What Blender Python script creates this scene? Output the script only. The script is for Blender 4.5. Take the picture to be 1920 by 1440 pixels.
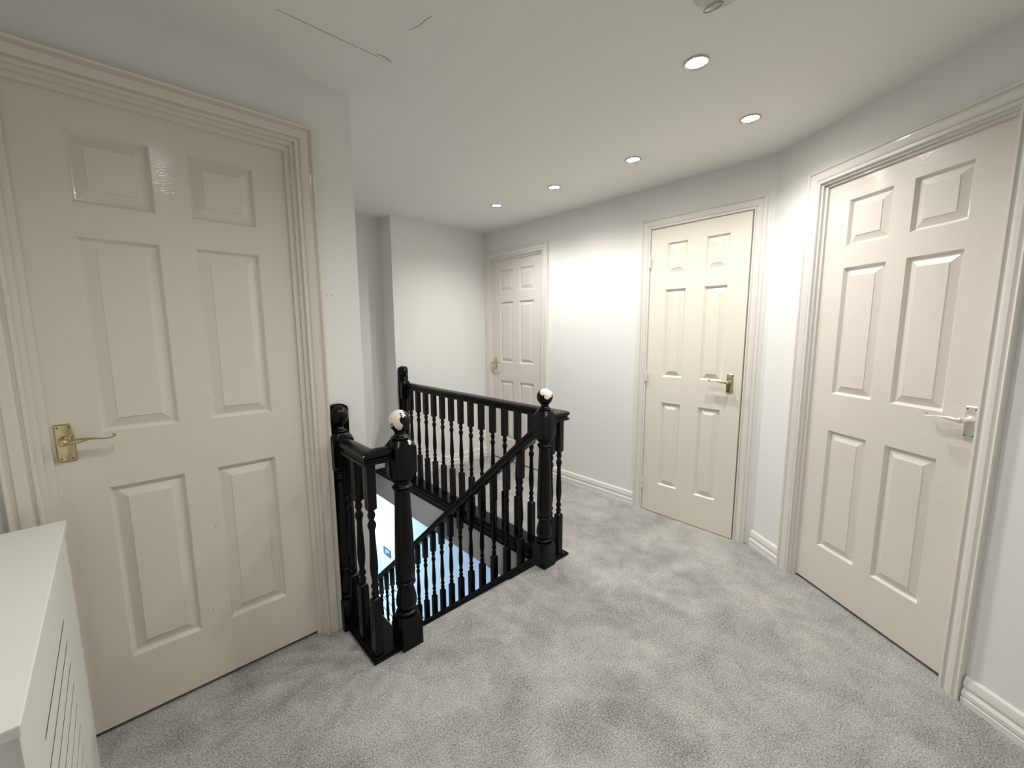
import bpy, bmesh, math, random
from mathutils import Vector, Matrix
random.seed(7)
for o in list(bpy.data.objects):
    bpy.data.objects.remove(o, do_unlink=True)
SC = bpy.context.scene
COL = SC.collection
PI = math.pi

# ------------------------------------------------------------------ camera
F_PX, TH, AZ, RO, CAM_H = 767.2, .1297, .8236, -.0045, 1.3
Fv = Vector((math.cos(AZ)*math.cos(TH), math.sin(AZ)*math.cos(TH), -math.sin(TH)))
R0 = Vector((math.sin(AZ), -math.cos(AZ), 0)); U0 = R0.cross(Fv)
Rv = R0*math.cos(RO)+U0*math.sin(RO); Uv = -R0*math.sin(RO)+U0*math.cos(RO)
cd = bpy.data.cameras.new('camera'); cam = bpy.data.objects.new('camera', cd); COL.objects.link(cam)
cd.sensor_width = 36; cd.lens = F_PX/1920*36; cd.clip_start = .02
M = Matrix((( Rv.x, Uv.x, -Fv.x, 0), (Rv.y, Uv.y, -Fv.y, 0), (Rv.z, Uv.z, -Fv.z, CAM_H), (0, 0, 0, 1)))
cam.matrix_world = M
SC.camera = cam

# ------------------------------------------------------------------ world, exposure
w = bpy.data.worlds.new('world'); SC.world = w; w.use_nodes = True
w.node_tree.nodes['Background'].inputs[0].default_value = (.75, .82, 1, 1)
w.node_tree.nodes['Background'].inputs[1].default_value = .02
SC.view_settings.view_transform = 'Standard'
SC.view_settings.look = 'None'
SC.view_settings.gamma = 1
SC.view_settings.use_curve_mapping = False
SC.view_settings.exposure = 1.08
SPOT_W = 15.0          # each recessed lamp
HALL_W = 17.0          # daylight in the hall downstairs
CEIL = 2.243

def area(name, loc, rot, sx, sy, power, color):
    l = bpy.data.lights.new(name, 'AREA'); l.shape = 'RECTANGLE'; l.size = sx; l.size_y = sy
    l.energy = power; l.color = color
    o = bpy.data.objects.new(name, l); COL.objects.link(o); o.location = loc; o.rotation_euler = rot
    return o
# daylight through the glazed front door at the end of the downstairs hall
area('front_door_daylight', (2.12, 6.4, -1.35), (-PI/2, 0, 0), .9, 1.6, HALL_W, (.58, .88, 1.0))
# unseen bluer area light by the stairs, turned to the right hall wall
area('hall_side_light', (1.75, 3.0, -2.2), (0, PI*.42, PI), .5, .8, 5.0, (.45, .58, 1.0)).rotation_euler = (0, -PI*.55, 0)

# ------------------------------------------------------------------ materials
def mat(name, color, rough=.5, metal=0, coat=0, bump=0, bscale=60, bstretch=(1, 1, 1), mottled=0, mscale=3, spec=.5, coat_rough=.08):
    m = bpy.data.materials.new(name); m.use_nodes = True
    nt = m.node_tree; b = nt.nodes['Principled BSDF']
    b.inputs['Base Color'].default_value = (*color, 1)
    b.inputs['Roughness'].default_value = rough
    b.inputs['Metallic'].default_value = metal
    b.inputs['Coat Weight'].default_value = coat
    b.inputs['Coat Roughness'].default_value = coat_rough
    b.inputs['Specular IOR Level'].default_value = spec
    tc = nt.nodes.new('ShaderNodeTexCoord')
    if bump:
        mp = nt.nodes.new('ShaderNodeMapping'); mp.inputs['Scale'].default_value = bstretch
        n = nt.nodes.new('ShaderNodeTexNoise'); n.inputs['Scale'].default_value = bscale; n.inputs['Detail'].default_value = 3
        bp = nt.nodes.new('ShaderNodeBump'); bp.inputs['Strength'].default_value = bump; bp.inputs['Distance'].default_value = .002
        nt.links.new(tc.outputs['Object'], mp.inputs[0]); nt.links.new(mp.outputs[0], n.inputs['Vector'])
        nt.links.new(n.outputs['Fac'], bp.inputs['Height']); nt.links.new(bp.outputs[0], b.inputs['Normal'])
        if coat: nt.links.new(bp.outputs[0], b.inputs['Coat Normal'])
    if mottled:
        n = nt.nodes.new('ShaderNodeTexNoise'); n.inputs['Scale'].default_value = mscale; n.inputs['Detail'].default_value = 4
        mx = nt.nodes.new('ShaderNodeMixRGB')
        mx.inputs[1].default_value = (*[c*(1-mottled) for c in color], 1)
        mx.inputs[2].default_value = (*[min(1, c*(1+mottled)) for c in color], 1)
        nt.links.new(tc.outputs['Object'], n.inputs['Vector']); nt.links.new(n.outputs['Fac'], mx.inputs[0])
        nt.links.new(mx.outputs[0], b.inputs['Base Color'])
    return m

M_WALL = mat('wall_paint', (.86, .855, .835), .75, bump=.12, bscale=90, mottled=.012, mscale=2)
M_WALL_COOL = mat('hall_wall_paint', (.80, .80, .80), .8)
M_CEIL = mat('ceiling_paint', (.86, .855, .83), .85, bump=.10, bscale=70)
M_GLOSS = mat('cream_gloss_paint', (.77, .735, .65), .32, coat=.8, bump=.03, bscale=60, spec=.5)
M_GLOSS_W = mat('white_gloss_paint', (.81, .79, .75), .32, coat=.8, bump=.03, bscale=60, spec=.5)
M_DOOR1 = mat('door_cream_paint', (.76, .725, .64), .30, coat=1, bump=.22, bscale=60, bstretch=(1, 1, 4), coat_rough=.04)
M_DOOR2 = mat('door_white_paint', (.78, .745, .71), .36, coat=.5, bump=.1, bscale=60)
M_DOOR3 = mat('door_yellowed_paint', (.82, .78, .68), .36, coat=.5, bump=.1, bscale=60)
M_DOOR4 = mat('door_soft_white_paint', (.78, .735, .67), .30, coat=1, bump=.24, bscale=60, bstretch=(1, 1, 3.5), coat_rough=.05)
M_SKIRT = mat('skirting_gloss', (.86, .85, .82), .25, coat=.6)
M_BLACK = mat('black_gloss_paint', (.0035, .0037, .004), .26, coat=0, bump=.2, bscale=40, spec=.22)
M_BRASS = mat('polished_brass', (.62, .53, .33), .14, metal=1, mottled=.15, mscale=60)
M_CHROME = mat('worn_chrome', (.88, .84, .77), .34, metal=.85, mottled=.15, mscale=90)
M_STEEL = mat('bezel_steel', (.55, .54, .52), .22, metal=1)
M_COVER = mat('cover_white_mdf', (.82, .815, .785), .45)
M_DARK = mat('slot_dark', (.10, .08, .06), .9)
M_PLASTIC = mat('white_plastic', (.56, .56, .53), .4)
M_SCREW = mat('screw_metal', (.25, .22, .17), .3, metal=1)
M_CRACK = mat('crack_grey', (.30, .28, .25), .9)
M_PANEL = mat('panel_blue', (.07, .10, .22), .4)

def carpet_mat(name, c1, c2):
    m = bpy.data.materials.new(name); m.use_nodes = True
    nt = m.node_tree; b = nt.nodes['Principled BSDF']; L = nt.links.new
    b.inputs['Roughness'].default_value = 1; b.inputs['Specular IOR Level'].default_value = .05
    b.inputs['Sheen Weight'].default_value = .25; b.inputs['Sheen Roughness'].default_value = .6
    tc = nt.nodes.new('ShaderNodeTexCoord')
    def noise(s, d, r=.5, dist=0):
        n = nt.nodes.new('ShaderNodeTexNoise'); n.inputs['Scale'].default_value = s; n.inputs['Detail'].default_value = d
        n.inputs['Roughness'].default_value = r; n.inputs['Distortion'].default_value = dist
        L(tc.outputs['Object'], n.inputs['Vector']); return n
    def ramp(n, p0, p1, v0, v1):
        r = nt.nodes.new('ShaderNodeMapRange'); r.inputs[1].default_value = p0; r.inputs[2].default_value = p1
        r.inputs[3].default_value = v0; r.inputs[4].default_value = v1; L(n.outputs['Fac'], r.inputs[0]); return r
    fine = ramp(noise(210, 2, .7), .38, .62, 0, 1)
    tuft = ramp(noise(120, 3, .6), .36, .64, 0, 1)
    patch = ramp(noise(2.6, 5, .62, .5), .40, .60, 0, 1)
    patch2 = ramp(noise(9, 4, .6, .8), .38, .62, 0, 1)
    def mth(op, a, b_):
        k = nt.nodes.new('ShaderNodeMath'); k.operation = op
        for i, v in enumerate((a, b_)):
            if isinstance(v, (int, float)): k.inputs[i].default_value = v
            else: L(v, k.inputs[i])
        return k.outputs[0]
    s = mth('ADD', mth('MULTIPLY', fine.outputs[0], .50), mth('MULTIPLY', tuft.outputs[0], .20))
    s = mth('ADD', s, mth('MULTIPLY', patch.outputs[0], .18)); s = mth('ADD', s, mth('MULTIPLY', patch2.outputs[0], .14))
    mx = nt.nodes.new('ShaderNodeMixRGB'); mx.inputs[1].default_value = (*c1, 1); mx.inputs[2].default_value = (*c2, 1)
    L(s, mx.inputs[0]); L(mx.outputs[0], b.inputs['Base Color'])
    bp = nt.nodes.new('ShaderNodeBump'); bp.inputs['Strength'].default_value = .7; bp.inputs['Distance'].default_value = .004
    h = mth('ADD', mth('MULTIPLY', fine.outputs[0], .6), mth('MULTIPLY', patch2.outputs[0], 1.2))
    L(h, bp.inputs['Height']); L(bp.outputs[0], b.inputs['Normal'])
    return m
M_CARPET = carpet_mat('grey_carpet', (.085, .083, .079), (.74, .722, .69))

def chipped(name, spots, axis=None, cut=0, amp=.12, scale=26, seed=0):
    """black gloss with the pale undercoat showing where the paint has come off: beyond a ragged plane, or round given points"""
    m = M_BLACK.copy(); m.name = name; nt = m.node_tree; b = nt.nodes['Principled BSDF']; L = nt.links.new
    tc = nt.nodes.new('ShaderNodeTexCoord')
    n = nt.nodes.new('ShaderNodeTexNoise'); n.inputs['Scale'].default_value = scale; n.inputs['Detail'].default_value = 4
    mp = nt.nodes.new('ShaderNodeMapping'); mp.inputs['Location'].default_value = (seed, seed*.7, seed*1.3)
    L(tc.outputs['Object'], mp.inputs[0]); L(mp.outputs[0], n.inputs['Vector'])
    outs = []
    if axis:
        d = nt.nodes.new('ShaderNodeVectorMath'); d.operation = 'DOT_PRODUCT'; d.inputs[1].default_value = Vector(axis).normalized()
        L(tc.outputs['Object'], d.inputs[0])
        a = nt.nodes.new('ShaderNodeMath'); a.operation = 'MULTIPLY_ADD'; L(n.outputs['Fac'], a.inputs[0]); a.inputs[1].default_value = amp; L(d.outputs['Value'], a.inputs[2])
        g = nt.nodes.new('ShaderNodeMath'); g.operation = 'GREATER_THAN'; L(a.outputs[0], g.inputs[0]); g.inputs[1].default_value = cut+amp/2
        outs.append(g.outputs[0])
    for (p, r) in spots:
        d = nt.nodes.new('ShaderNodeVectorMath'); d.operation = 'DISTANCE'; d.inputs[1].default_value = p; L(tc.outputs['Object'], d.inputs[0])
        a = nt.nodes.new('ShaderNodeMath'); a.operation = 'MULTIPLY_ADD'; L(n.outputs['Fac'], a.inputs[0]); a.inputs[1].default_value = r*3; L(d.outputs['Value'], a.inputs[2])
        g = nt.nodes.new('ShaderNodeMath'); g.operation = 'LESS_THAN'; L(a.outputs[0], g.inputs[0]); g.inputs[1].default_value = r*2.5
        outs.append(g.outputs[0])
    f = outs[0]
    for q in outs[1:]:
        k = nt.nodes.new('ShaderNodeMath'); k.operation = 'MAXIMUM'; L(f, k.inputs[0]); L(q, k.inputs[1]); f = k.outputs[0]
    mx = nt.nodes.new('ShaderNodeMixRGB'); mx.inputs[1].default_value = (.0035, .0037, .004, 1); mx.inputs[2].default_value = (.84, .78, .69, 1)
    L(f, mx.inputs[0]); L(mx.outputs[0], b.inputs['Base Color'])
    return m

def emis(name, color, s):
    m = bpy.data.materials.new(name); m.use_nodes = True
    b = m.node_tree.nodes['Principled BSDF']; b.inputs['Emission Color'].default_value = (*color, 1); b.inputs['Emission Strength'].default_value = s
    b.inputs['Base Color'].default_value = (*color, 1)
    return m
M_LED = emis('lit_lamp', (1, .96, .90), 45)

# ------------------------------------------------------------------ mesh helpers
class MB:
    def __init__(s): s.v = []; s.f = []
    def add(s, vs, fs, T=None):
        k = len(s.v)
        for p in vs:
            p = Vector(p); s.v.append(T @ p if T else p)
        s.f += [[k+i for i in f] for f in fs]
        return s
    def box(s, a, b, T=None):
        x0, y0, z0 = a; x1, y1, z1 = b
        vs = [(x0, y0, z0), (x1, y0, z0), (x1, y1, z0), (x0, y1, z0), (x0, y0, z1), (x1, y0, z1), (x1, y1, z1), (x0, y1, z1)]
        return s.add(vs, [(0, 3, 2, 1), (4, 5, 6, 7), (0, 1, 5, 4), (1, 2, 6, 5), (2, 3, 7, 6), (3, 0, 4, 7)], T)
    def rings(s, rings, closed=True, caps=True, T=None):
        n = len(rings[0]); vs = [p for r in rings for p in r]; fs = []
        for i in range(len(rings)-1):
            for j in range(n if closed else n-1):
                a = i*n+j; b = i*n+(j+1) % n
                fs.append((a, b, b+n, a+n))
        if caps:
            fs.append(tuple(range(n))[::-1]); fs.append(tuple((len(rings)-1)*n+i for i in range(n)))
        return s.add(vs, fs, T)
    def prism(s, poly, z0, z1, T=None):
        return s.rings([[(x, y, z0) for x, y in poly], [(x, y, z1) for x, y in poly]], T=T)
    def sweep(s, prof, frames, T=None):
        """prof (a,b) points, frames (origin, A, B)"""
        return s.rings([[o + A*a + B*b for a, b in prof] for o, A, B in frames], T=T)
    def build(s, name, m, parent=None, smooth=35, weld=True):
        me = bpy.data.meshes.new(name); me.from_pydata([tuple(p) for p in s.v], [], s.f)
        bm = bmesh.new(); bm.from_mesh(me)
        if weld: bmesh.ops.remove_doubles(bm, verts=bm.verts, dist=1e-5)
        bmesh.ops.recalc_face_normals(bm, faces=bm.faces)
        bm.to_mesh(me); bm.free()
        if smooth:
            me.polygons.foreach_set('use_smooth', [True]*len(me.polygons)); me.set_sharp_from_angle(angle=math.radians(smooth))
        me.materials.append(m)
        o = bpy.data.objects.new(name, me); COL.objects.link(o)
        if parent: o.parent = parent
        return o

def bevel(o, w=.002, seg=2):
    md = o.modifiers.new('bevel', 'BEVEL'); md.width = w; md.segments = seg; md.limit_method = 'ANGLE'; md.angle_limit = math.radians(40)
    return o
def tag(o, label=None, cat=None, group=None, kind=None):
    if label: o['label'] = label
    if cat: o['category'] = cat
    if group: o['group'] = group
    if kind: o['kind'] = kind
    return o
def empty(name, loc, rz=0):
    o = bpy.data.objects.new(name, None); COL.objects.link(o); o.location = loc; o.rotation_euler = (0, 0, rz); o.empty_display_size = .1
    return o
def V(*a): return Vector(a)

# ------------------------------------------------------------------ plan
X_WALL = 2.655; Y_D1 = 1.755; X_END = .735; Y_FAR = 3.245; X_WELL = 1.65; Y_REC = 3.445
Y_LAND = 1.48; LOW = -2.6; Y_LOWB = 3.85
UD = Vector((-.57951, -.81496, 0)); ND = Vector((-.81496, .57951, 0))     # diagonal wall: along, towards the room
A4 = Vector((2.4953, .4683, 0)); WD = A4 + ND*.025                         # its door plane and wall plane
tt = (X_WALL-WD.x)/UD.x; C_R = WD + UD*tt                                  # corner right wall / diagonal wall
Y_BACK = -.95
tb = (Y_BACK-WD.y)/UD.y; C_B = WD + UD*tb
X_LEFT = -.445
ZREC = .065

def wall(name, P0, P1, z0, z1, th, openings, label, m=M_WALL):
    """inner face on the line P0-P1, body on the left side of P0->P1"""
    P0 = Vector((*P0[:2], 0)); P1 = Vector((*P1[:2], 0)); d = (P1-P0); Ln = d.length; d.normalize(); n = Vector((-d.y, d.x, 0))
    T = Matrix.Translation(P0) @ Matrix(((d.x, n.x, 0, 0), (d.y, n.y, 0, 0), (0, 0, 1, 0), (0, 0, 0, 1)))
    mb = MB(); s = 0
    for a, b, zt in sorted(openings):
        mb.box((s, 0, z0), (a, th, z1), T); mb.box((a, 0, zt), (b, th, z1), T); s = b
    mb.box((s, 0, z0), (Ln, th, z1), T)
    o = mb.build(name, m, smooth=0)
    return tag(o, label, 'wall', kind='structure')

# floor with the stairwell cut out
fl = [(X_LEFT-.1, Y_BACK-.1), (3.0, Y_BACK-.1), (3.0, 3.6), (1.70, 3.6), (1.70, Y_LAND), (X_END+.005, Y_LAND), (X_END+.005, 2.1), (X_LEFT-.1, 2.1)]
o = MB().prism(fl, -.05, 0).build('floor', M_CARPET, smooth=0); tag(o, 'mottled light grey carpet covering the landing floor', 'floor', kind='structure')
# ceiling
o = MB().box((X_LEFT-.1, Y_BACK-.1, CEIL), (3.0, 3.7, CEIL+.08)).build('ceiling', M_CEIL, smooth=0)
tag(o, 'flat white painted ceiling over the landing', 'ceiling', kind='structure')

D1L, D1R = -.198, .480
D3L, D3R = 1.4584, .8417
D2L, D2R = 3.166, 2.484
D4A, D4B = 0.0, .672
OFF = .020
ZH = 1.965
wall('wall_left', (X_LEFT, Y_BACK-.1), (X_LEFT, Y_D1), 0, CEIL, .1, [], 'plain white wall behind the radiator cover')
wall('wall_left_door', (X_LEFT-.1, Y_D1), (X_END, Y_D1), 0, CEIL, .1,
     [(D1L-.04-X_LEFT+.1, D1R+.04-X_LEFT+.1, ZH+.04)], 'white wall around the cream door on the left')
wall('wall_stairwell_left', (X_END, Y_D1+.1), (X_END, Y_LOWB), LOW, CEIL, .1, [], 'tall white wall on the left side of the stairs')
wall('wall_recess_back', (X_END-.1, Y_REC), (X_WELL, Y_REC), ZREC, CEIL, .1, [], 'narrow grey shaded back wall of the recess above the stairs')
wall('wall_far', (X_WELL, Y_FAR), (X_WALL+.1, Y_FAR), 0, CEIL, .2, [], 'white far wall between the recess and the far corner')
wall('wall_right', (X_WALL, Y_FAR), (C_R.x, C_R.y), 0, CEIL, .12,
     [(Y_FAR-D2L-.03, Y_FAR-D2R+.03, ZH+.03), (Y_FAR-D3L-.012, Y_FAR-D3R+.012, ZH+.012)], 'bright white wall holding the two farther doors')
wall('wall_diagonal', (C_R.x, C_R.y), (C_B.x, C_B.y), 0, CEIL, .12,
     [(-tt-.03, -tt+D4B+.03, ZH+.03)], 'white angled wall holding the nearest right hand door')
wall('wall_back', (C_B.x, Y_BACK), (X_LEFT-.1, Y_BACK), 0, CEIL, .1, [], 'white wall behind the viewpoint')
# stairwell below the landing
o = MB().box((X_WELL, Y_LAND-.03, -.30), (X_WELL+.05, 3.95, -.052)).box((X_WELL, Y_FAR+.2, -.052), (X_WELL+.05, 3.95, .5)).build('wall_stairwell_edge', M_WALL_COOL, smooth=0)
tag(o, 'pale plastered floor edge under the black trim of the stairwell', 'wall', kind='structure')
wall('wall_stairs_end', (X_END-.1, Y_LOWB), (X_WELL, Y_LOWB), LOW, -.001, .1, [], 'pale wall at the foot of the stairs')
wall('wall_hall_left', (X_WELL-.05, Y_LOWB+.1), (X_WELL-.05, 6.6), LOW, -.30, .1, [], 'downstairs hall wall beyond the stairs', M_WALL_COOL)
wall('wall_hall_right', (2.66, 6.6), (2.66, .5), LOW, -.30, .1, [], 'bright daylit wall of the hall downstairs', M_WALL_COOL)
wall('wall_hall_end', (X_WELL-.05, 6.6), (2.76, 6.6), LOW, -.30, .1, [], 'end wall of the hall downstairs', M_WALL_COOL)
wall('wall_hall_back', (2.76, .6), (X_END-.1, .6), LOW, -.30, .1, [], 'back wall of the hall downstairs', M_WALL_COOL)
o = MB().box((X_WELL+.05, .5, -.34), (2.76, 6.7, -.30)).box((X_END-.1, .5, -.34), (X_WELL+.05, Y_LAND-.03, -.30)).build('ceiling_downstairs', M_WALL_COOL, smooth=0)
tag(o, 'ceiling of the hall downstairs', 'ceiling', kind='structure')
o = MB().box((X_END-.1, Y_LAND-.03, -.34), (X_WELL+.05, Y_LAND-.001, -.05)).build('trim_1', M_WALL_COOL, smooth=0)
tag(o, 'plastered edge under the landing nosing', 'trim', kind='structure')
mfl = mat('white_floorboards', (.80, .80, .80), .35)
nt = mfl.node_tree; tcn = nt.nodes.new('ShaderNodeTexCoord'); wv = nt.nodes.new('ShaderNodeTexBrick')
mpn = nt.nodes.new('ShaderNodeMapping'); mpn.inputs['Rotation'].default_value = (0, 0, PI/2)
wv.inputs['Color1'].default_value = (.82, .82, .82, 1); wv.inputs['Color2'].default_value = (.76, .77, .78, 1); wv.inputs['Mortar'].default_value = (.12, .13, .15, 1)
wv.inputs['Scale'].default_value = 1; wv.inputs['Mortar Size'].default_value = .007; wv.inputs['Brick Width'].default_value = 1.2; wv.inputs['Row Height'].default_value = .1
nt.links.new(tcn.outputs['Object'], mpn.inputs[0]); nt.links.new(mpn.outputs[0], wv.inputs['Vector']); nt.links.new(wv.outputs['Color'], nt.nodes['Principled BSDF'].inputs['Base Color'])
o = MB().box((X_END-.1, .5, LOW-.05), (2.76, 6.7, LOW)).build('floor_downstairs', mfl, smooth=0)
tag(o, 'white boarded floor of the hall downstairs', 'floor', kind='structure')

# ------------------------------------------------------------------ skirting boards
SK = [(0, 0), (.016, 0), (.016, .020), (.0135, .022), (.0135, .0265), (.016, .029), (.016, .042), (.012, .049), (.0085, .054), (.0085, .060), (.0125, .064), (.0125, .080), (.009, .094), (.003, .1), (0, .1)]
def skirting(name, P0, P1, label):
    """room is on the right of P0->P1"""
    P0 = Vector((*P0[:2], 0)); P1 = Vector((*P1[:2], 0)); d = (P1-P0).normalized(); n = Vector((d.y, -d.x, 0)); Z = V(0, 0, 1)
    o = MB().sweep(SK, [(P0, n, Z), (P1, n, Z)]).build(name, M_SKIRT, smooth=25)
    return tag(o, label, 'skirting board', kind='structure')
skirting('baseboard_far', (X_WELL+.12, Y_FAR), (X_WALL, Y_FAR), 'white moulded skirting board along the far wall')
skirting('baseboard_right', (X_WALL, D2R-.086), (X_WALL, D3L+.066), 'white moulded skirting board between the two farther doors')
skirting('baseboard_diagonal', C_R + UD*.004, A4+ND*.025-UD*.086, 'short white skirting board between the cream door and the right hand door')
skirting('baseboard_front', A4+ND*.025+UD*(D4B+.086), C_B, 'white skirting board at the bottom right')

# ------------------------------------------------------------------ doors
CASE = [(0, 0), (0, .012), (.002, .016), (.008, .016), (.011, .009), (.016, .009), (.019, .014), (.030, .018), (.043, .020), (.047, .014), (.053, .014), (.056, .022), (.062, .024), (.065, .021), (.065, 0)]
def six_panel(W, H, stile, pw, th=.040):
    """door slab in local X (width) / Z, face at y=0 looking towards -y"""
    rows = [(.214, .802), (.980, 1.563), (1.659, 1.861)]
    xs = [(stile, stile+pw), (W-stile-pw, W-stile)]
    mb = MB()
    X = [0, xs[0][0], xs[0][1], xs[1][0], xs[1][1], W]; Z = [0.0] + [z for r in rows for z in r] + [H]
    for i in range(5):
        for j in range(7):
            if i in (1, 3) and j in (1, 3, 5): continue
            mb.add([(X[i], 0, Z[j]), (X[i+1], 0, Z[j]), (X[i+1], 0, Z[j+1]), (X[i], 0, Z[j+1])], [(0, 1, 2, 3)])
    for (a, b) in xs:
        for (c, d) in rows:
            steps = [(0, 0), (.003, .0035), (.006, .0085), (.009, .0125), (.013, .0135), (.016, .0125), (.039, .0030), (.0405, .0008)]
            R = [[(a+i, y, c+i), (b-i, y, c+i), (b-i, y, d-i), (a+i, y, d-i)] for i, y in steps]
            vs = [p for r in R for p in r]; fs = []
            for k in range(len(R)-1):
                for q in range(4):
                    fs.append((k*4+q, k*4+(q+1) % 4, k*4+4+(q+1) % 4, k*4+4+q))
            k = (len(R)-1)*4; fs.append((k, k+1, k+2, k+3)); mb.add(vs, fs)
    # sides and back
    mb.add([(0, 0, 0), (W, 0, 0), (W, th, 0), (0, th, 0), (0, 0, H), (W, 0, H), (W, th, H), (0, th, H)],
           [(0, 1, 2, 3), (4, 5, 6, 7), (2, 3, 7, 6)])
    for x in (0, W):
        for j in range(7): mb.add([(x, 0, Z[j]), (x, 0, Z[j+1]), (x, th, Z[j+1]), (x, th, Z[j])], [(0, 1, 2, 3)])
    return mb

def frame_sweep(mb, prof, W, H, off, y0, z0=0):
    """mitred three-sided moulding; prof (outward offset, projection towards -y)"""
    def ring(k):
        r = []
        for a, b in prof:
            e = off+a
            r.append([(-e, y0-b, z0), (-e, y0-b, H+e), (W+e, y0-b, H+e), (W+e, y0-b, z0)][k])
        return r
    mb.rings([ring(k) for k in range(4)])

def lever_handle(parent, cx, cz, dirx, m, y=0.0, label='brass lever handle on a short backplate'):
    """backplate + scroll lever; cx,cz spindle position on the door face"""
    h = MB(); pw, z0, z1 = .020, cz-.066, cz+.048
    def rr(s, yy, r=.003):
        pts = []
        for (sx, sz, a0) in ((1, 1, 0), (-1, 1, 90), (-1, -1, 180), (1, -1, 270)):
            for k in range(4):
                a = math.radians(a0+k*30); X = cx+sx*(pw-s-r)+math.cos(a)*r
                Zc = (z1-s-r if sz > 0 else z0+s+r); pts.append((X, yy, Zc+math.sin(a)*r))
        return pts
    h.rings([rr(0, y), rr(0, y-.003), rr(.0025, y-.0055), rr(.004, y-.006)])
    plate = h.build('backplate', m, parent, smooth=25)
    # boss
    b = MB(); prof = [(.013, 0), (.013, .003), (.0105, .006), (.009, .010), (.0088, .026), (.0100, .034), (.0112, .042), (.0095, .049), (.005, .0525)]
    b.rings([[(cx+r*math.cos(a*PI/10), y-.006-d, cz+r*math.sin(a*PI/10)) for a in range(20)] for r, d in prof])
    # lever along dirx, curled end
    cen = [(0, 0, .0088, .0088), (.010, -.001, .0080, .0085), (.020, -.001, .0068, .0078), (.030, .0002, .0078, .0090), (.042, .0022, .0062, .0092), (.055, .0030, .0035, .0095), (.070, .0010, .0026, .0100),
           (.084, -.0015, .0024, .0100), (.096, -.0018, .0024, .0098), (.105, .0010, .0024, .0094), (.110, .0052, .0022, .0088), (.1085, .0085, .0020, .0080), (.104, .0090, .0018, .0070), (.101, .0068, .0015, .006)]
    R = []
    for i, (s, zz, tz, ty) in enumerate(cen):
        p = cen[max(0, i-1)]; q = cen[min(len(cen)-1, i+1)]; tx, tzv = q[0]-p[0], q[1]-p[1]; l = math.hypot(tx, tzv); nx, nz = -tzv/l, tx/l
        R.append([(cx+dirx*(s+nx*tz*math.cos(k*PI/6)), y-.044+ty*math.sin(k*PI/6), cz+zz+nz*tz*math.cos(k*PI/6)) for k in range(12)])
    b.rings(R)
    lv = b.build('lever', m, parent, smooth=50)
    for sx in (-1, 1):
        for zz in (z0+.010, z1-.010):
            s_ = MB(); c = (cx+sx*.012, zz)
            s_.rings([[(c[0]+r*math.cos(k*PI/5), y-.006-d, c[1]+r*math.sin(k*PI/5)) for k in range(10)] for r, d in ((.0030, 0), (.0026, .0009))])
            s_.build('screw', M_SCREW, plate)
    return plate

def make_door(name, origin, u, W, stile, pw, mdoor, mframe, off, setback, gap, hx, hdir, hm, label, ajar=0, hinges=False, ztop=ZH, hlabel=''):
    """origin: lower left corner of the visible slab on the slab plane, u: direction left->right seen from the room"""
    u = Vector(u).normalized(); n = Vector((-u.y, u.x, 0))      # n points away from the room
    root = empty(name, origin); root.rotation_euler = (0, 0, math.atan2(u.y, u.x))
    tag(root, label, 'door', kind='structure')
    H = ztop-gap
    slab = six_panel(W, H, stile, pw).build('door_panel', mdoor, root, smooth=20)
    slab.location = (0, 0, gap)
    if ajar: slab.rotation_euler = (0, 0, -ajar)
    hs = empty('door_handle', (0, 0, 0)); hs.parent = root
    if ajar: hs.rotation_euler = (0, 0, -ajar)
    hs['label'] = hlabel
    lever_handle(hs, hx, .985, hdir, hm)
    # frame: stop, lining, casing
    fr = MB(); wy = -setback if not hinges else setback                                   # wall face
    if not hinges:
        so = -.001
        stop = [(so, -.004), (so, .012), (.03, .012), (.03, -.004)] ; frame_sweep(fr, stop, W, ztop, 0, 0)
        lin = [(off*.55, -.04), (off*.55, setback+.002), (.035, setback+.002), (.035, -.04)]
        frame_sweep(fr, lin, W, ztop, 0, 0)
    else:
        lin = [(.003, -.06), (.003, -setback+.001), (.012, -setback+.001), (.012, -.06)]
        frame_sweep(fr, lin, W, ztop, 0, 0)
        st = [(-.012, -.055), (-.012, -.044), (.004, -.044), (.004, -.055)]
        frame_sweep(fr, st, W, ztop, 0, 0)
    fr.build('door_lining', mframe, root, smooth=25)
    cs = MB(); frame_sweep(cs, CASE, W, ztop, off, wy)
    cs.build('architrave', mframe, root, smooth=25)
    if hinges:
        for zc in (.20, .98, 1.752):
            hg = MB()
            for k, (a, b) in enumerate(((-.034, -.012), (-.0115, .0115), (.012, .034))):
                hg.rings([[(-.001+.0062*math.cos(t*PI/6), -.0120+.0062*math.sin(t*PI/6), zc+z) for t in range(12)] for z in (a, b)])
            hg.rings([[(-.001+.003*math.cos(t*PI/6), -.0120+.003*math.sin(t*PI/6), zc+z) for t in range(12)] for z in (-.040, .040)])
            hg.build('hinge', mframe, root)
        lt = MB().box((W-.001, .012, .955), (W+.006, .028, .985)); l_ = lt.build('latch', M_BRASS, slab)
    return root

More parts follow.
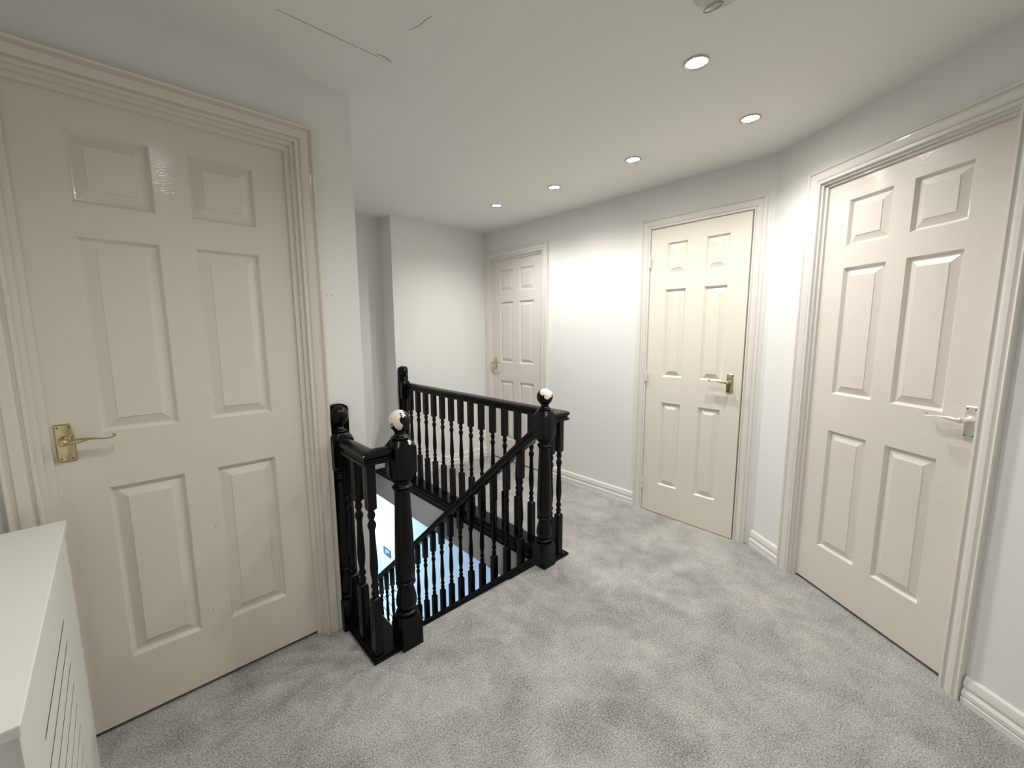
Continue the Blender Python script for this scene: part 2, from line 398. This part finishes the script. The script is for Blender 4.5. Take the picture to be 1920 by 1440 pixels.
make_door('door_1', (D1L, 1.765, 0), (1, 0, 0), D1R-D1L, .107, .187, M_DOOR1, M_GLOSS, .030, .022, .015, .029, 1, M_BRASS,
          'large cream gloss six panel door at the left with its handle on the left edge', hlabel='polished brass lever handle')
make_door('door_2', (2.675, D2L, 0), (0, -1, 0), D2L-D2R, .112, .187, M_DOOR2, M_GLOSS_W, .018, .020, .012, .040, 1, M_BRASS,
          'farthest off white six panel door behind the black railing', hlabel='small brass lever handle')
make_door('door_3', (2.648, D3L, 0), (0, -1, 0), D3L-D3R, .113, .137, M_DOOR3, M_GLOSS_W, .006, .007, .004, D3L-D3R-.064, -1, M_BRASS,
          'narrow yellowed cream six panel door with hinges on its left, slightly ajar', ajar=.018, hinges=True, hlabel='tarnished brass lever handle')
make_door('door_4', A4, UD, D4B, .108, .188, M_DOOR4, M_GLOSS_W, .018, .025, .015, .653, -1, M_CHROME,
          'nearest off white six panel door on the angled right wall', hlabel='worn silver lever handle with paint speckled backplate')

# ------------------------------------------------------------------ turned newels and balusters
def sq_ring(a, z, k=0, n=32, cx=0, cy=0):
    """square ring of half width a; z falls (k>0) towards the corners so that the top of a block shows an arch"""
    r = []
    for i in range(n):
        t = 2*PI*(i+.5)/n if False else 2*PI*i/n + PI/4
        c, s_ = math.cos(t), math.sin(t); q = a/max(abs(c), abs(s_))
        r.append((cx+q*c, cy+q*s_, z-k*(q-a)))
    return r
def ci_ring(rad, z, n=32, cx=0, cy=0):
    return [(cx+rad*math.cos(2*PI*i/n+PI/4), cy+rad*math.sin(2*PI*i/n+PI/4), z) for i in range(n)]
def arc(z0, z1, r0, rm, n=6):
    """a bead between z0 and z1 bulging from r0 to rm"""
    return [('c', r0+(rm-r0)*math.sin(PI*k/n), z0+(z1-z0)*k/n) for k in range(n+1)]
def taper(z0, z1, pts, n=5):
    return pts
def lathe(mb, seq, n=32, sc=1):
    R = []
    for q in seq:
        if q[0] == 'c': R.append(ci_ring(q[1]*sc, q[2], n))
        else: R.append(sq_ring(q[1], q[2], q[3] if len(q) > 3 else 0, n))
    mb.rings(R)
HB = .0455
NK = 1.08          # turned part scaled with the block
def newel_seq(zbot):
    s = [('s', HB, zbot), ('s', HB, .132, 1.1), ('c', HB*.96, .138)]
    s += arc(.140, .158, .030, .0405) + [('c', .031, .161), ('c', .0335, .166), ('c', .0385, .180), ('c', .0395, .192), ('c', .037, .215), ('c', .032, .240), ('c', .0275, .258), ('c', .027, .264)]
    s += arc(.266, .285, .030, .0375) + [('c', .032, .287)] + arc(.289, .297, .033, .036, 4)
    s += [('c', .0355, .300), ('c', .0372, .33), ('c', .0368, .38), ('c', .0345, .46), ('c', .0318, .55), ('c', .0295, .62), ('c', .0285, .660), ('c', .029, .672), ('c', .034, .678)]
    s += arc(.680, .694, .030, .0375) + [('c', .0285, .698), ('c', .0290, .705)] + arc(.707, .722, .031, .038) + [('c', HB*.93, .7235), ('s', HB, .727, -1.0), ('s', HB, .868, 1.0), ('c', .037, .879), ('c', .030, .8795)]
    return s
def cap_seq():
    s = [('c', .030, .879)] + arc(.880, .892, .029, .0355) + [('c', .026, .894), ('c', .022, .899), ('c', .0195, .905)]
    r, zc = .0435, .9515
    for k in range(1, 15):
        a = -PI/2+.49 + (PI-.49)*k/14*.999
        s.append(('c', max(r*math.cos(a), .0006), zc+r*math.sin(a)))
    return s
def newel(parent, x, y, zbot=-.0, m=M_BLACK, mcap=M_BLACK):
    mb = MB(); lathe(mb, newel_seq(zbot), sc=NK); o = mb.build('newel_post', m, parent, smooth=40); o.location = (x, y, 0)
    mb = MB(); lathe(mb, cap_seq()); c = mb.build('ball_finial', mcap, o, smooth=60)
    # finial origin at its own centre so that the chipped paint follows the ball
    for v in c.data.vertices: v.co.z -= .9515
    c.location = (0, 0, .9515)
    return o
def half_newel(parent, x, y, dirv, name='half_newel'):
    """post cut in half and screwed to the wall behind; dirv = unit vector from the wall into the room"""
    mb = MB()
    d = Vector(dirv); s_ = Vector((-d.y, d.x, 0))
    n = 32
    q_ = .94
    T = Matrix(((s_.x*q_, d.x, 0, 0), (s_.y*q_, d.y, 0, 0), (0, 0, 1, 0), (0, 0, 0, 1)))
    def half(ring, shift): return [(p[0], max(p[1], -.012)+shift, p[2]) for p in ring]
    R = []
    for q in newel_seq(0)+[('c', v[1]*.92, v[2]) for v in cap_seq()[1:]]:
        ring = ci_ring(q[1]*1.05, q[2]) if q[0] == 'c' else sq_ring(q[1], q[2], q[3] if len(q) > 3 else 0)
        R.append(half(ring, .020))
    mb.rings(R, T=T)
    o = mb.build(name, M_BLACK, parent, smooth=40); o.location = (x, y, 0)
    # flat backing board with a rounded head
    bb = MB(); pts = [(-HB, 0), (HB, 0), (HB, .975)] + [(HB*math.cos(PI*k/10)*1.0, .975+.024*math.sin(PI*k/10)) for k in range(1, 10)] + [(-HB, .975)]
    bb.rings([[(a, yy, b) for a, b in pts] for yy in (0, .020)], T=T)
    b_ = bb.build('backing_board', M_BLACK, o)
    return o

BT = .0172
def bal_seq(zb0, zb1, zt, zoff=0):
    """zb0 bottom of lower block, turned part starts at zb1, zt top of upper block"""
    z = zb1
    s = [('s', BT, zb0), ('s', BT, z-.004, .5), ('c', .0145, z)]
    s += arc(z+.003, z+.034, .0095, .0152) + arc(z+.036, z+.066, .0095, .0155) + [('c', .0105, z+.070)]
    s += [('c', .0118, z+.082), ('c', .0148, z+.105), ('c', .0160, z+.130), ('c', .0152, z+.160), ('c', .0132, z+.205), ('c', .0115, z+.245), ('c', .0108, z+.272), ('c', .0120, z+.282)]
    s += arc(z+.284, z+.316, .0120, .0168) + [('c', .0092, z+.320)] + arc(z+.324, z+.358, .0100, .0152) + [('c', .0145, z+.361), ('s', BT, z+.366, -.5), ('s', BT, zt)]
    return s
def baluster(parent, x, y, zb0=.018, zb1=.260, zt=.808, rake=0):
    mb = MB(); lathe(mb, bal_seq(zb0, zb1, zt), 16)
    if rake:                                   # ends cut to the pitch of the stair
        nv = len(mb.v)
        for i in list(range(0, 16))+list(range(nv-16, nv)):
            mb.v[i].z += rake*mb.v[i].y
    o = mb.build('baluster', M_BLACK, parent, smooth=40); o.location = (x, y, 0)
    return o

RAIL = [(-.024, 0), (.024, 0), (.0315, .004), (.033, .009), (.0315, .014), (.026, .017), (.0245, .023), (.0265, .028), (.0315, .032), (.034, .038), (.0325, .045), (.026, .051), (.014, .0555), (0, .057),
        (-.014, .0555), (-.026, .051), (-.0325, .045), (-.034, .038), (-.0315, .032), (-.0265, .028), (-.0245, .023), (-.026, .017), (-.0315, .014), (-.033, .009), (-.0315, .004)]
Zv = V(0, 0, 1)
def rail_level(parent, pts, z, m=None):
    """handrail through plan points, mitred at the corners"""
    P = [Vector((*p, 0)) for p in pts]; fr = []
    for i, p in enumerate(P):
        if i == 0: d = (P[1]-p).normalized(); A = V(-d.y, d.x, 0)
        elif i == len(P)-1: d = (p-P[i-1]).normalized(); A = V(-d.y, d.x, 0)
        else:
            d0 = (p-P[i-1]).normalized(); d1 = (P[i+1]-p).normalized(); n0 = V(-d0.y, d0.x, 0); n1 = V(-d1.y, d1.x, 0)
            A = (n0+n1).normalized(); A = A/max(.3, A.dot(n0))
        fr.append((p+Zv*z, A, Zv))
    return MB().sweep(RAIL, fr).build('handrail', m or M_BLACK, parent, smooth=35)

# plan of the railing
XN1, YN = .744, 1.4545          # near newel at the top of the stairs
XN2 = 1.589                      # far newel
XC1, YC1 = .6155, 1.461          # near corner baluster
XC2 = 1.728                      # far corner / far guard line
RZ = .801

# --- near guard
g1 = empty('banister_railing', (XC1, YC1, 0))
tag(g1, 'short L shaped black banister beside the left door, its newel ball mostly chipped white', 'banister', 'black banisters around the stairwell')
def under(root, objs):
    for o in objs:
        o.parent = root; o.location = Vector(o.location)-root.location
M_CHIP1 = chipped('chipped_white_ball', [], (-.60, -.02, .38), .013, .14, 27, 8.3)
M_CHIP2 = chipped('chipped_patch_ball', [], (-.34, -.62, .75), .026, .07, 40, 5.7)
M_CHIPN = chipped('chipped_post', [((.020, -.043, .872), .0095), ((-.043, -.043, .862), .003)], scale=90)
M_CHIPR = chipped('chipped_rail', [((.583, 1.428, .846), .0035), ((.597, 1.425, .848), .0030)], scale=120)
parts = [newel(None, XN1, YN, m=M_CHIPN, mcap=M_CHIP1), half_newel(None, XC1-.004, Y_D1, (0, -1, 0)),
         rail_level(None, [(XC1, Y_D1-.05), (XC1, YC1), (XN1-.03, YC1)], RZ, M_CHIPR),
         baluster(None, XC1, YC1), baluster(None, XC1, YC1+.1205), baluster(None, XC1, YC1+.217)]
bp = MB().prism([(.584, 1.428), (.730, 1.428), (.730, Y_D1), (.584, Y_D1)], -.001, .012).prism([(.591, 1.435), (.728, 1.435), (.728, Y_D1), (.591, Y_D1)], .012, .019)
parts.append(bevel(bp.build('base_plate', M_BLACK, None, smooth=0), .003))
under(g1, parts)

# --- far guard
g2 = empty('banister_railing', (XN2, YN, 0))
tag(g2, 'long black banister to the far wall and down the stairs, newel ball slightly chipped', 'banister', 'black banisters around the stairwell')
parts = [newel(None, XN2, YN+.004, mcap=M_CHIP2), half_newel(None, XC2-.022, Y_FAR, (0, -1, 0)),
         rail_level(None, [(XN2+.03, YC1), (XC2, YC1), (XC2, Y_FAR-.05)], RZ)]
y = 1.461
parts.append(baluster(None, XC2-.015, y)); parts.append(baluster(None, XC2-.085, y))
yb = 1.562
while yb < Y_FAR-.10:
    parts.append(baluster(None, XC2-.012, yb)); yb += .1206
bp = MB().prism([(XN2, 1.424), (1.767, 1.424), (1.767, Y_FAR), (X_WELL-.008, Y_FAR), (X_WELL-.008, 1.50), (XN2, 1.50)], -.012, .012)
bp.prism([(XN2, 1.431), (1.760, 1.431), (1.760, Y_FAR), (X_WELL-.003, Y_FAR), (X_WELL-.003, 1.50), (XN2, 1.50)], .012, .019)
parts.append(bevel(bp.build('base_plate', M_BLACK, None, smooth=0), .003))
ap = MB().box((X_WELL-.014, 1.505, -.062), (X_WELL-.001, Y_FAR+.6, .004)).box((X_WELL-.014, Y_FAR+.01, .004), (X_WELL-.001, Y_FAR+.6, .045)).box((X_WELL-.020, 1.505, -.026), (X_WELL-.014, Y_FAR+.6, -.016)).box((X_WELL-.018, 1.505, -.066), (X_WELL-.014, Y_FAR+.6, -.056))
parts.append(bevel(ap.build('apron_board', M_BLACK, None, smooth=0), .002))
for dx, dz in ((-.009, .795),):                      # screw covers on the top block
    k = MB(); k.rings([[(r*math.cos(t*PI/6), -d, r*math.sin(t*PI/6)) for t in range(12)] for r, d in ((.006, 0), (.005, .003), (.002, .0045))])
    q = k.build('screw_cover', M_BLACK, None); q.location = (XN2+.010, YN+.004-HB, .797); parts.append(q)
    k = MB(); k.rings([[(-d, r*math.cos(t*PI/6), r*math.sin(t*PI/6)) for t in range(12)] for r, d in ((.006, 0), (.005, .003), (.002, .0045))])
    q = k.build('screw_cover', M_BLACK, None); q.location = (XN2-HB, YN+.004+.012, .825); parts.append(q)
parts2 = parts

# --- stair flight railing
SL = .872
def rail_z(y): return .785-SL*(y-1.52)
def str_z(y): return .060-SL*(y-1.48)
YE = 3.78
cs = 1/math.sqrt(1+SL*SL); dr = V(0, cs, -SL*cs); Bn = V(0, SL*cs, cs)
XR = 1.586
ya = YN+.04
rl = MB().sweep([(a, b) for a, b in RAIL], [(V(XR, ya, rail_z(ya)-.075), V(-1, 0, 0), V(0, 0, 1/cs)), (V(XR, YE, rail_z(YE)-.075), V(-1, 0, 0), V(0, 0, 1/cs))])
parts = [rl.build('handrail', M_BLACK, None, smooth=35)]
st = MB()
yy0 = YN+.04
def strp(y): return [(XR-.021, str_z(y)-.27), (XR+.021, str_z(y)-.27), (XR+.021, str_z(y)-.030), (XR+.028, str_z(y)-.026), (XR+.028, str_z(y)-.004), (XR+.024, str_z(y)), (XR-.024, str_z(y)), (XR-.028, str_z(y)-.004), (XR-.028, str_z(y)-.026), (XR-.021, str_z(y)-.030)]
st.rings([[(x, y, z) for x, z in strp(y)] for y in (yy0, YE)])
parts.append(st.build('string_board', M_BLACK, None, smooth=25))
yb = 1.642
while yb < 3.74:
    zs = str_z(yb); mb = MB()
    b = baluster(None, XR, yb, zs-.004, zs+.168, rail_z(yb)-.07, rake=-SL); parts.append(b); yb += .1232
under(g2, parts2+parts)
tag(g1, group='black banisters around the stairwell')

# ------------------------------------------------------------------ stairs
stp = MB(); RISE, GO = .2, .2294
poly = []
y0, z0 = Y_LAND+.004, -.055
for k in range(10):
    z = -RISE*(k+1); ya_ = y0+GO*k; yb_ = min(ya_+GO+.012, Y_LOWB-.005)
    stp.box((X_END+.004, ya_, z-.22), (XR-.022, yb_, z))
o = stp.build('staircase', M_CARPET, None, smooth=0); bevel(o, .012, 3)
tag(o, 'grey carpeted flight of stairs going down inside the black banisters', 'stairs')
# black nosing under the carpet edge at the top of the stairs
o = MB().box((X_END+.045, Y_LAND-.004, -.075), (XR-.045, Y_LAND+.012, -.018)).build('trim_2', M_BLACK, smooth=0); bevel(o, .003)
tag(o, 'black edge board under the carpet at the top of the stairs', 'trim', kind='structure')

# ------------------------------------------------------------------ radiator cover
cw = empty('radiator_cover', (-.154, .80, .001), math.radians(1.6))
tag(cw, 'white slatted radiator cabinet against the wall at the lower left', 'radiator cover')
L_ = .84; TZ = .782
Tp = MB().box((-.245, 0, TZ-.018), (0, L_, TZ)); bevel(Tp.build('cover_top', M_COVER, cw, smooth=0), .002)
fp = MB()
yA, yB = .014, L_-.022
slots = [(.628-.0555*k) for k in range(10)]
s0, s1 = .165, .570
sh = .0085
zs = [0.0]
for z in reversed(slots): zs += [z-sh/2-.0015, z+sh/2+.0015]
zs.append(TZ-.018)
x0, x1 = -.0060, -.005
# frame and slats cut by the slots
fp.box((x0, yA, 0), (x1, s0, TZ-.018)); fp.box((x0, s1, 0), (x1, yB, TZ-.018))
for i in range(0, len(zs), 2): fp.box((x0, s0, zs[i]), (x1, s1, zs[i+1]))
fp.build('front_panel', M_COVER, cw, smooth=0)
MB().box((x0-.006, s0-.02, .02), (x0-.0001, s1+.02, .7)).build('backing', M_DARK, cw, smooth=0)  # dark sheet: the shade inside the slots put in as colour
sp = MB().box((-.235, yB-.022, 0), (x0, yB, TZ-.018)); sp.build('side_panel', M_COVER, cw, smooth=0)
sp = MB().box((-.235, yA+.006, 0), (x0, yA+.024, TZ-.018)); sp.build('side_panel', M_COVER, cw, smooth=0)
ed = MB().box((x1-.003, yB, 0), (x1+.0, yB+.012, TZ-.12)); ed.build('corner_strip', M_COVER, cw, smooth=0)

# ------------------------------------------------------------------ ceiling things
def downlight(x, y, label, k=1.0):
    r = empty('recessed_ceiling_light', (x, y, CEIL)); tag(r, label, 'ceiling light', 'recessed ceiling spotlights')
    n = 40
    prof = [(.0430, 0), (.0430, -.003), (.0415, -.0055), (.0385, -.0062), (.0360, -.0050), (.0340, -.002), (.0332, 0.0), (.0330, -.0005)]
    mb = MB(); mb.rings([[(a*math.cos(2*PI*i/n), a*math.sin(2*PI*i/n), z) for i in range(n)] for a, z in prof], caps=False)
    mb.build('bezel', M_STEEL, r, smooth=50)
    mb = MB(); mb.rings([[(a*math.cos(2*PI*i/n), a*math.sin(2*PI*i/n), z) for i in range(n)] for a, z in ((.0333, -.0003), (.028, -.0015), (.014, -.0022), (.0005, -.0025))])
    mb.build('lamp_lens', M_LED, r, smooth=60)
    l = bpy.data.lights.new('spotlight', 'SPOT'); l.energy = SPOT_W*k; l.color = (1, .972, .93); l.spot_size = math.radians(150); l.spot_blend = 1.0; l.shadow_soft_size = .024
    lo = bpy.data.objects.new('spotlight', l); COL.objects.link(lo); lo.parent = r; lo.location = (0, 0, -.032)
    return r
for x, y, k, lab in ((1.566, .717, .8, 'recessed spotlight nearest the viewer, by the smoke alarm'),
                  (2.138, .720, 1, 'second recessed spotlight, above the nearest right hand door'),
                  (2.146, 1.315, .8, 'third recessed spotlight, in front of the narrow cream door'),
                  (2.155, 1.906, .85, 'fourth recessed spotlight, one before the farthest'),
                  (2.129, 2.462, 1, 'farthest recessed spotlight, near the far corner'),
                  (.190, .690, .65, 'recessed spotlight above the viewpoint, in front of the left door'),
                  (.870, .717, .65, 'recessed spotlight just above the frame, between the doors')):
    downlight(x, y, lab, k)

sa = empty('smoke_alarm', (1.262, .522, CEIL)); tag(sa, 'round white smoke alarm at the top edge of the ceiling', 'smoke alarm')
n = 48
mb = MB(); mb.rings([[(a*math.cos(2*PI*i/n), a*math.sin(2*PI*i/n), z) for i in range(n)] for a, z in ((.058, 0), (.060, -.004), (.070, -.010), (.072, -.016), (.070, -.026), (.062, -.034), (.045, -.037), (.010, -.038))])
mb.build('alarm_body', M_PLASTIC, sa, smooth=50)
for k in range(14):
    a = 2*PI*k/14
    s_ = MB().box((-.006, -.0008, -.004), (.006, .0008, .004)); q = s_.build('vent_slot', M_DARK, sa, smooth=0)
    q.location = (.0705*math.cos(a), .0705*math.sin(a), -.018); q.rotation_euler = (0, 0, a+PI/2)
def tube(path, r, n=8):
    mb = MB(); R = []; P = [Vector(p) for p in path]
    for i, p in enumerate(P):
        t = (P[min(i+1, len(P)-1)]-P[max(i-1, 0)]).normalized(); a = t.cross(Zv)
        a = a.normalized() if a.length > 1e-3 else V(1, 0, 0); b = t.cross(a)
        R.append([p+a*r*math.cos(2*PI*k/n)+b*r*math.sin(2*PI*k/n) for k in range(n)])
    mb.rings(R); return mb
lp = [(.030+.012*math.cos(t), .030+.026*math.sin(t), -.040) for t in [2*PI*k/24 for k in range(25)]]
tube(lp, .0012).build('test_button_rim', M_SCREW, sa)

# plasterboard patch standing slightly proud of the ceiling
pt = [(-.30, .35), (.893, .35)]
for k in range(9):
    a = PI/2*k/8; pt.append((.893-.075+.075*math.cos(a), 1.437-.030+.030*math.sin(a)))
pt.append((-.30, 1.437))
o = MB().prism(pt, CEIL-.012, CEIL+.001).build('trim_3', M_CEIL, smooth=0); bevel(o, .006, 3)
tag(o, 'slightly raised plastered patch in the ceiling with a hairline crack', 'ceiling patch', kind='structure')
def crack(pts, wd):
    mb = MB(); P = [Vector((*p, CEIL-.0122)) for p in pts]; vs = []; fs = []
    for i, p in enumerate(P):
        t = (P[min(i+1, len(P)-1)]-P[max(i-1, 0)]).normalized(); nn = V(-t.y, t.x, 0); h = wd*(.25+.75*math.sin(PI*min(1, (i+.5)/len(P))))/2
        vs += [p+nn*h, p-nn*h, p-nn*h+V(0, 0, .0012), p+nn*h+V(0, 0, .0012)]
    mb.rings([vs[i*4:i*4+4] for i in range(len(P))]); c = mb.build('crack', M_CRACK, o, smooth=0); return c
crack([(.40, 1.4335), (.50, 1.4342), (.60, 1.4335), (.70, 1.4330), (.735, 1.4320)], .0022)
crack([(.700, 1.424), (.722, 1.418), (.745, 1.424), (.757, 1.431)], .0055)
crack([(.726, 1.248), (.739, 1.212), (.741, 1.178), (.747, 1.150)], .0030)

# small blue grey notice panel on the wall downstairs
o = MB().box((2.645, 5.66, -2.20), (2.6595, 5.88, -2.08)).build('wall_notice', M_PANEL, smooth=0)
tag(o, 'small dark blue panel on the bright wall downstairs, seen past the near newel', 'wall panel')
for (a, b, c, d) in ((5.68, 5.73, -2.13, -2.10), (5.75, 5.80, -2.13, -2.10), (5.78, 5.81, -2.17, -2.145)):
    MB().box((2.642, a, c), (2.6455, b, d)).build('pale_mark', M_WALL_COOL, o, smooth=0)

# small scuffs on the left door and screw holes in the wall beside it
def mark(parent, name, x, y, z, r, h):
    mb = MB(); mb.rings([[(x+r*math.cos(k*PI/4), yy, z+h*math.sin(k*PI/4)) for k in range(8)] for yy in (y, y-.0004)])
    q = mb.build(name, M_SCREW, None, smooth=0)
    q.parent = parent; q.matrix_parent_inverse = Matrix.Translation(-Vector(parent.location)); return q
D1 = bpy.data.objects['door_1']
for x, z, r, h in ((.184, 1.067, .0012, .0018), (.165, .602, .001, .005), (.133, .288, .001, .005), (.44, .875, .001, .003)):
    mark(D1, 'paint_scuff', x, 1.765, z, r, h)
WL = bpy.data.objects['wall_left_door']
for x, z in ((.600, 1.445), (.621, 1.446), (.709, .889)):
    mark(WL, 'screw_hole', x, Y_D1, z, .0020, .0020)
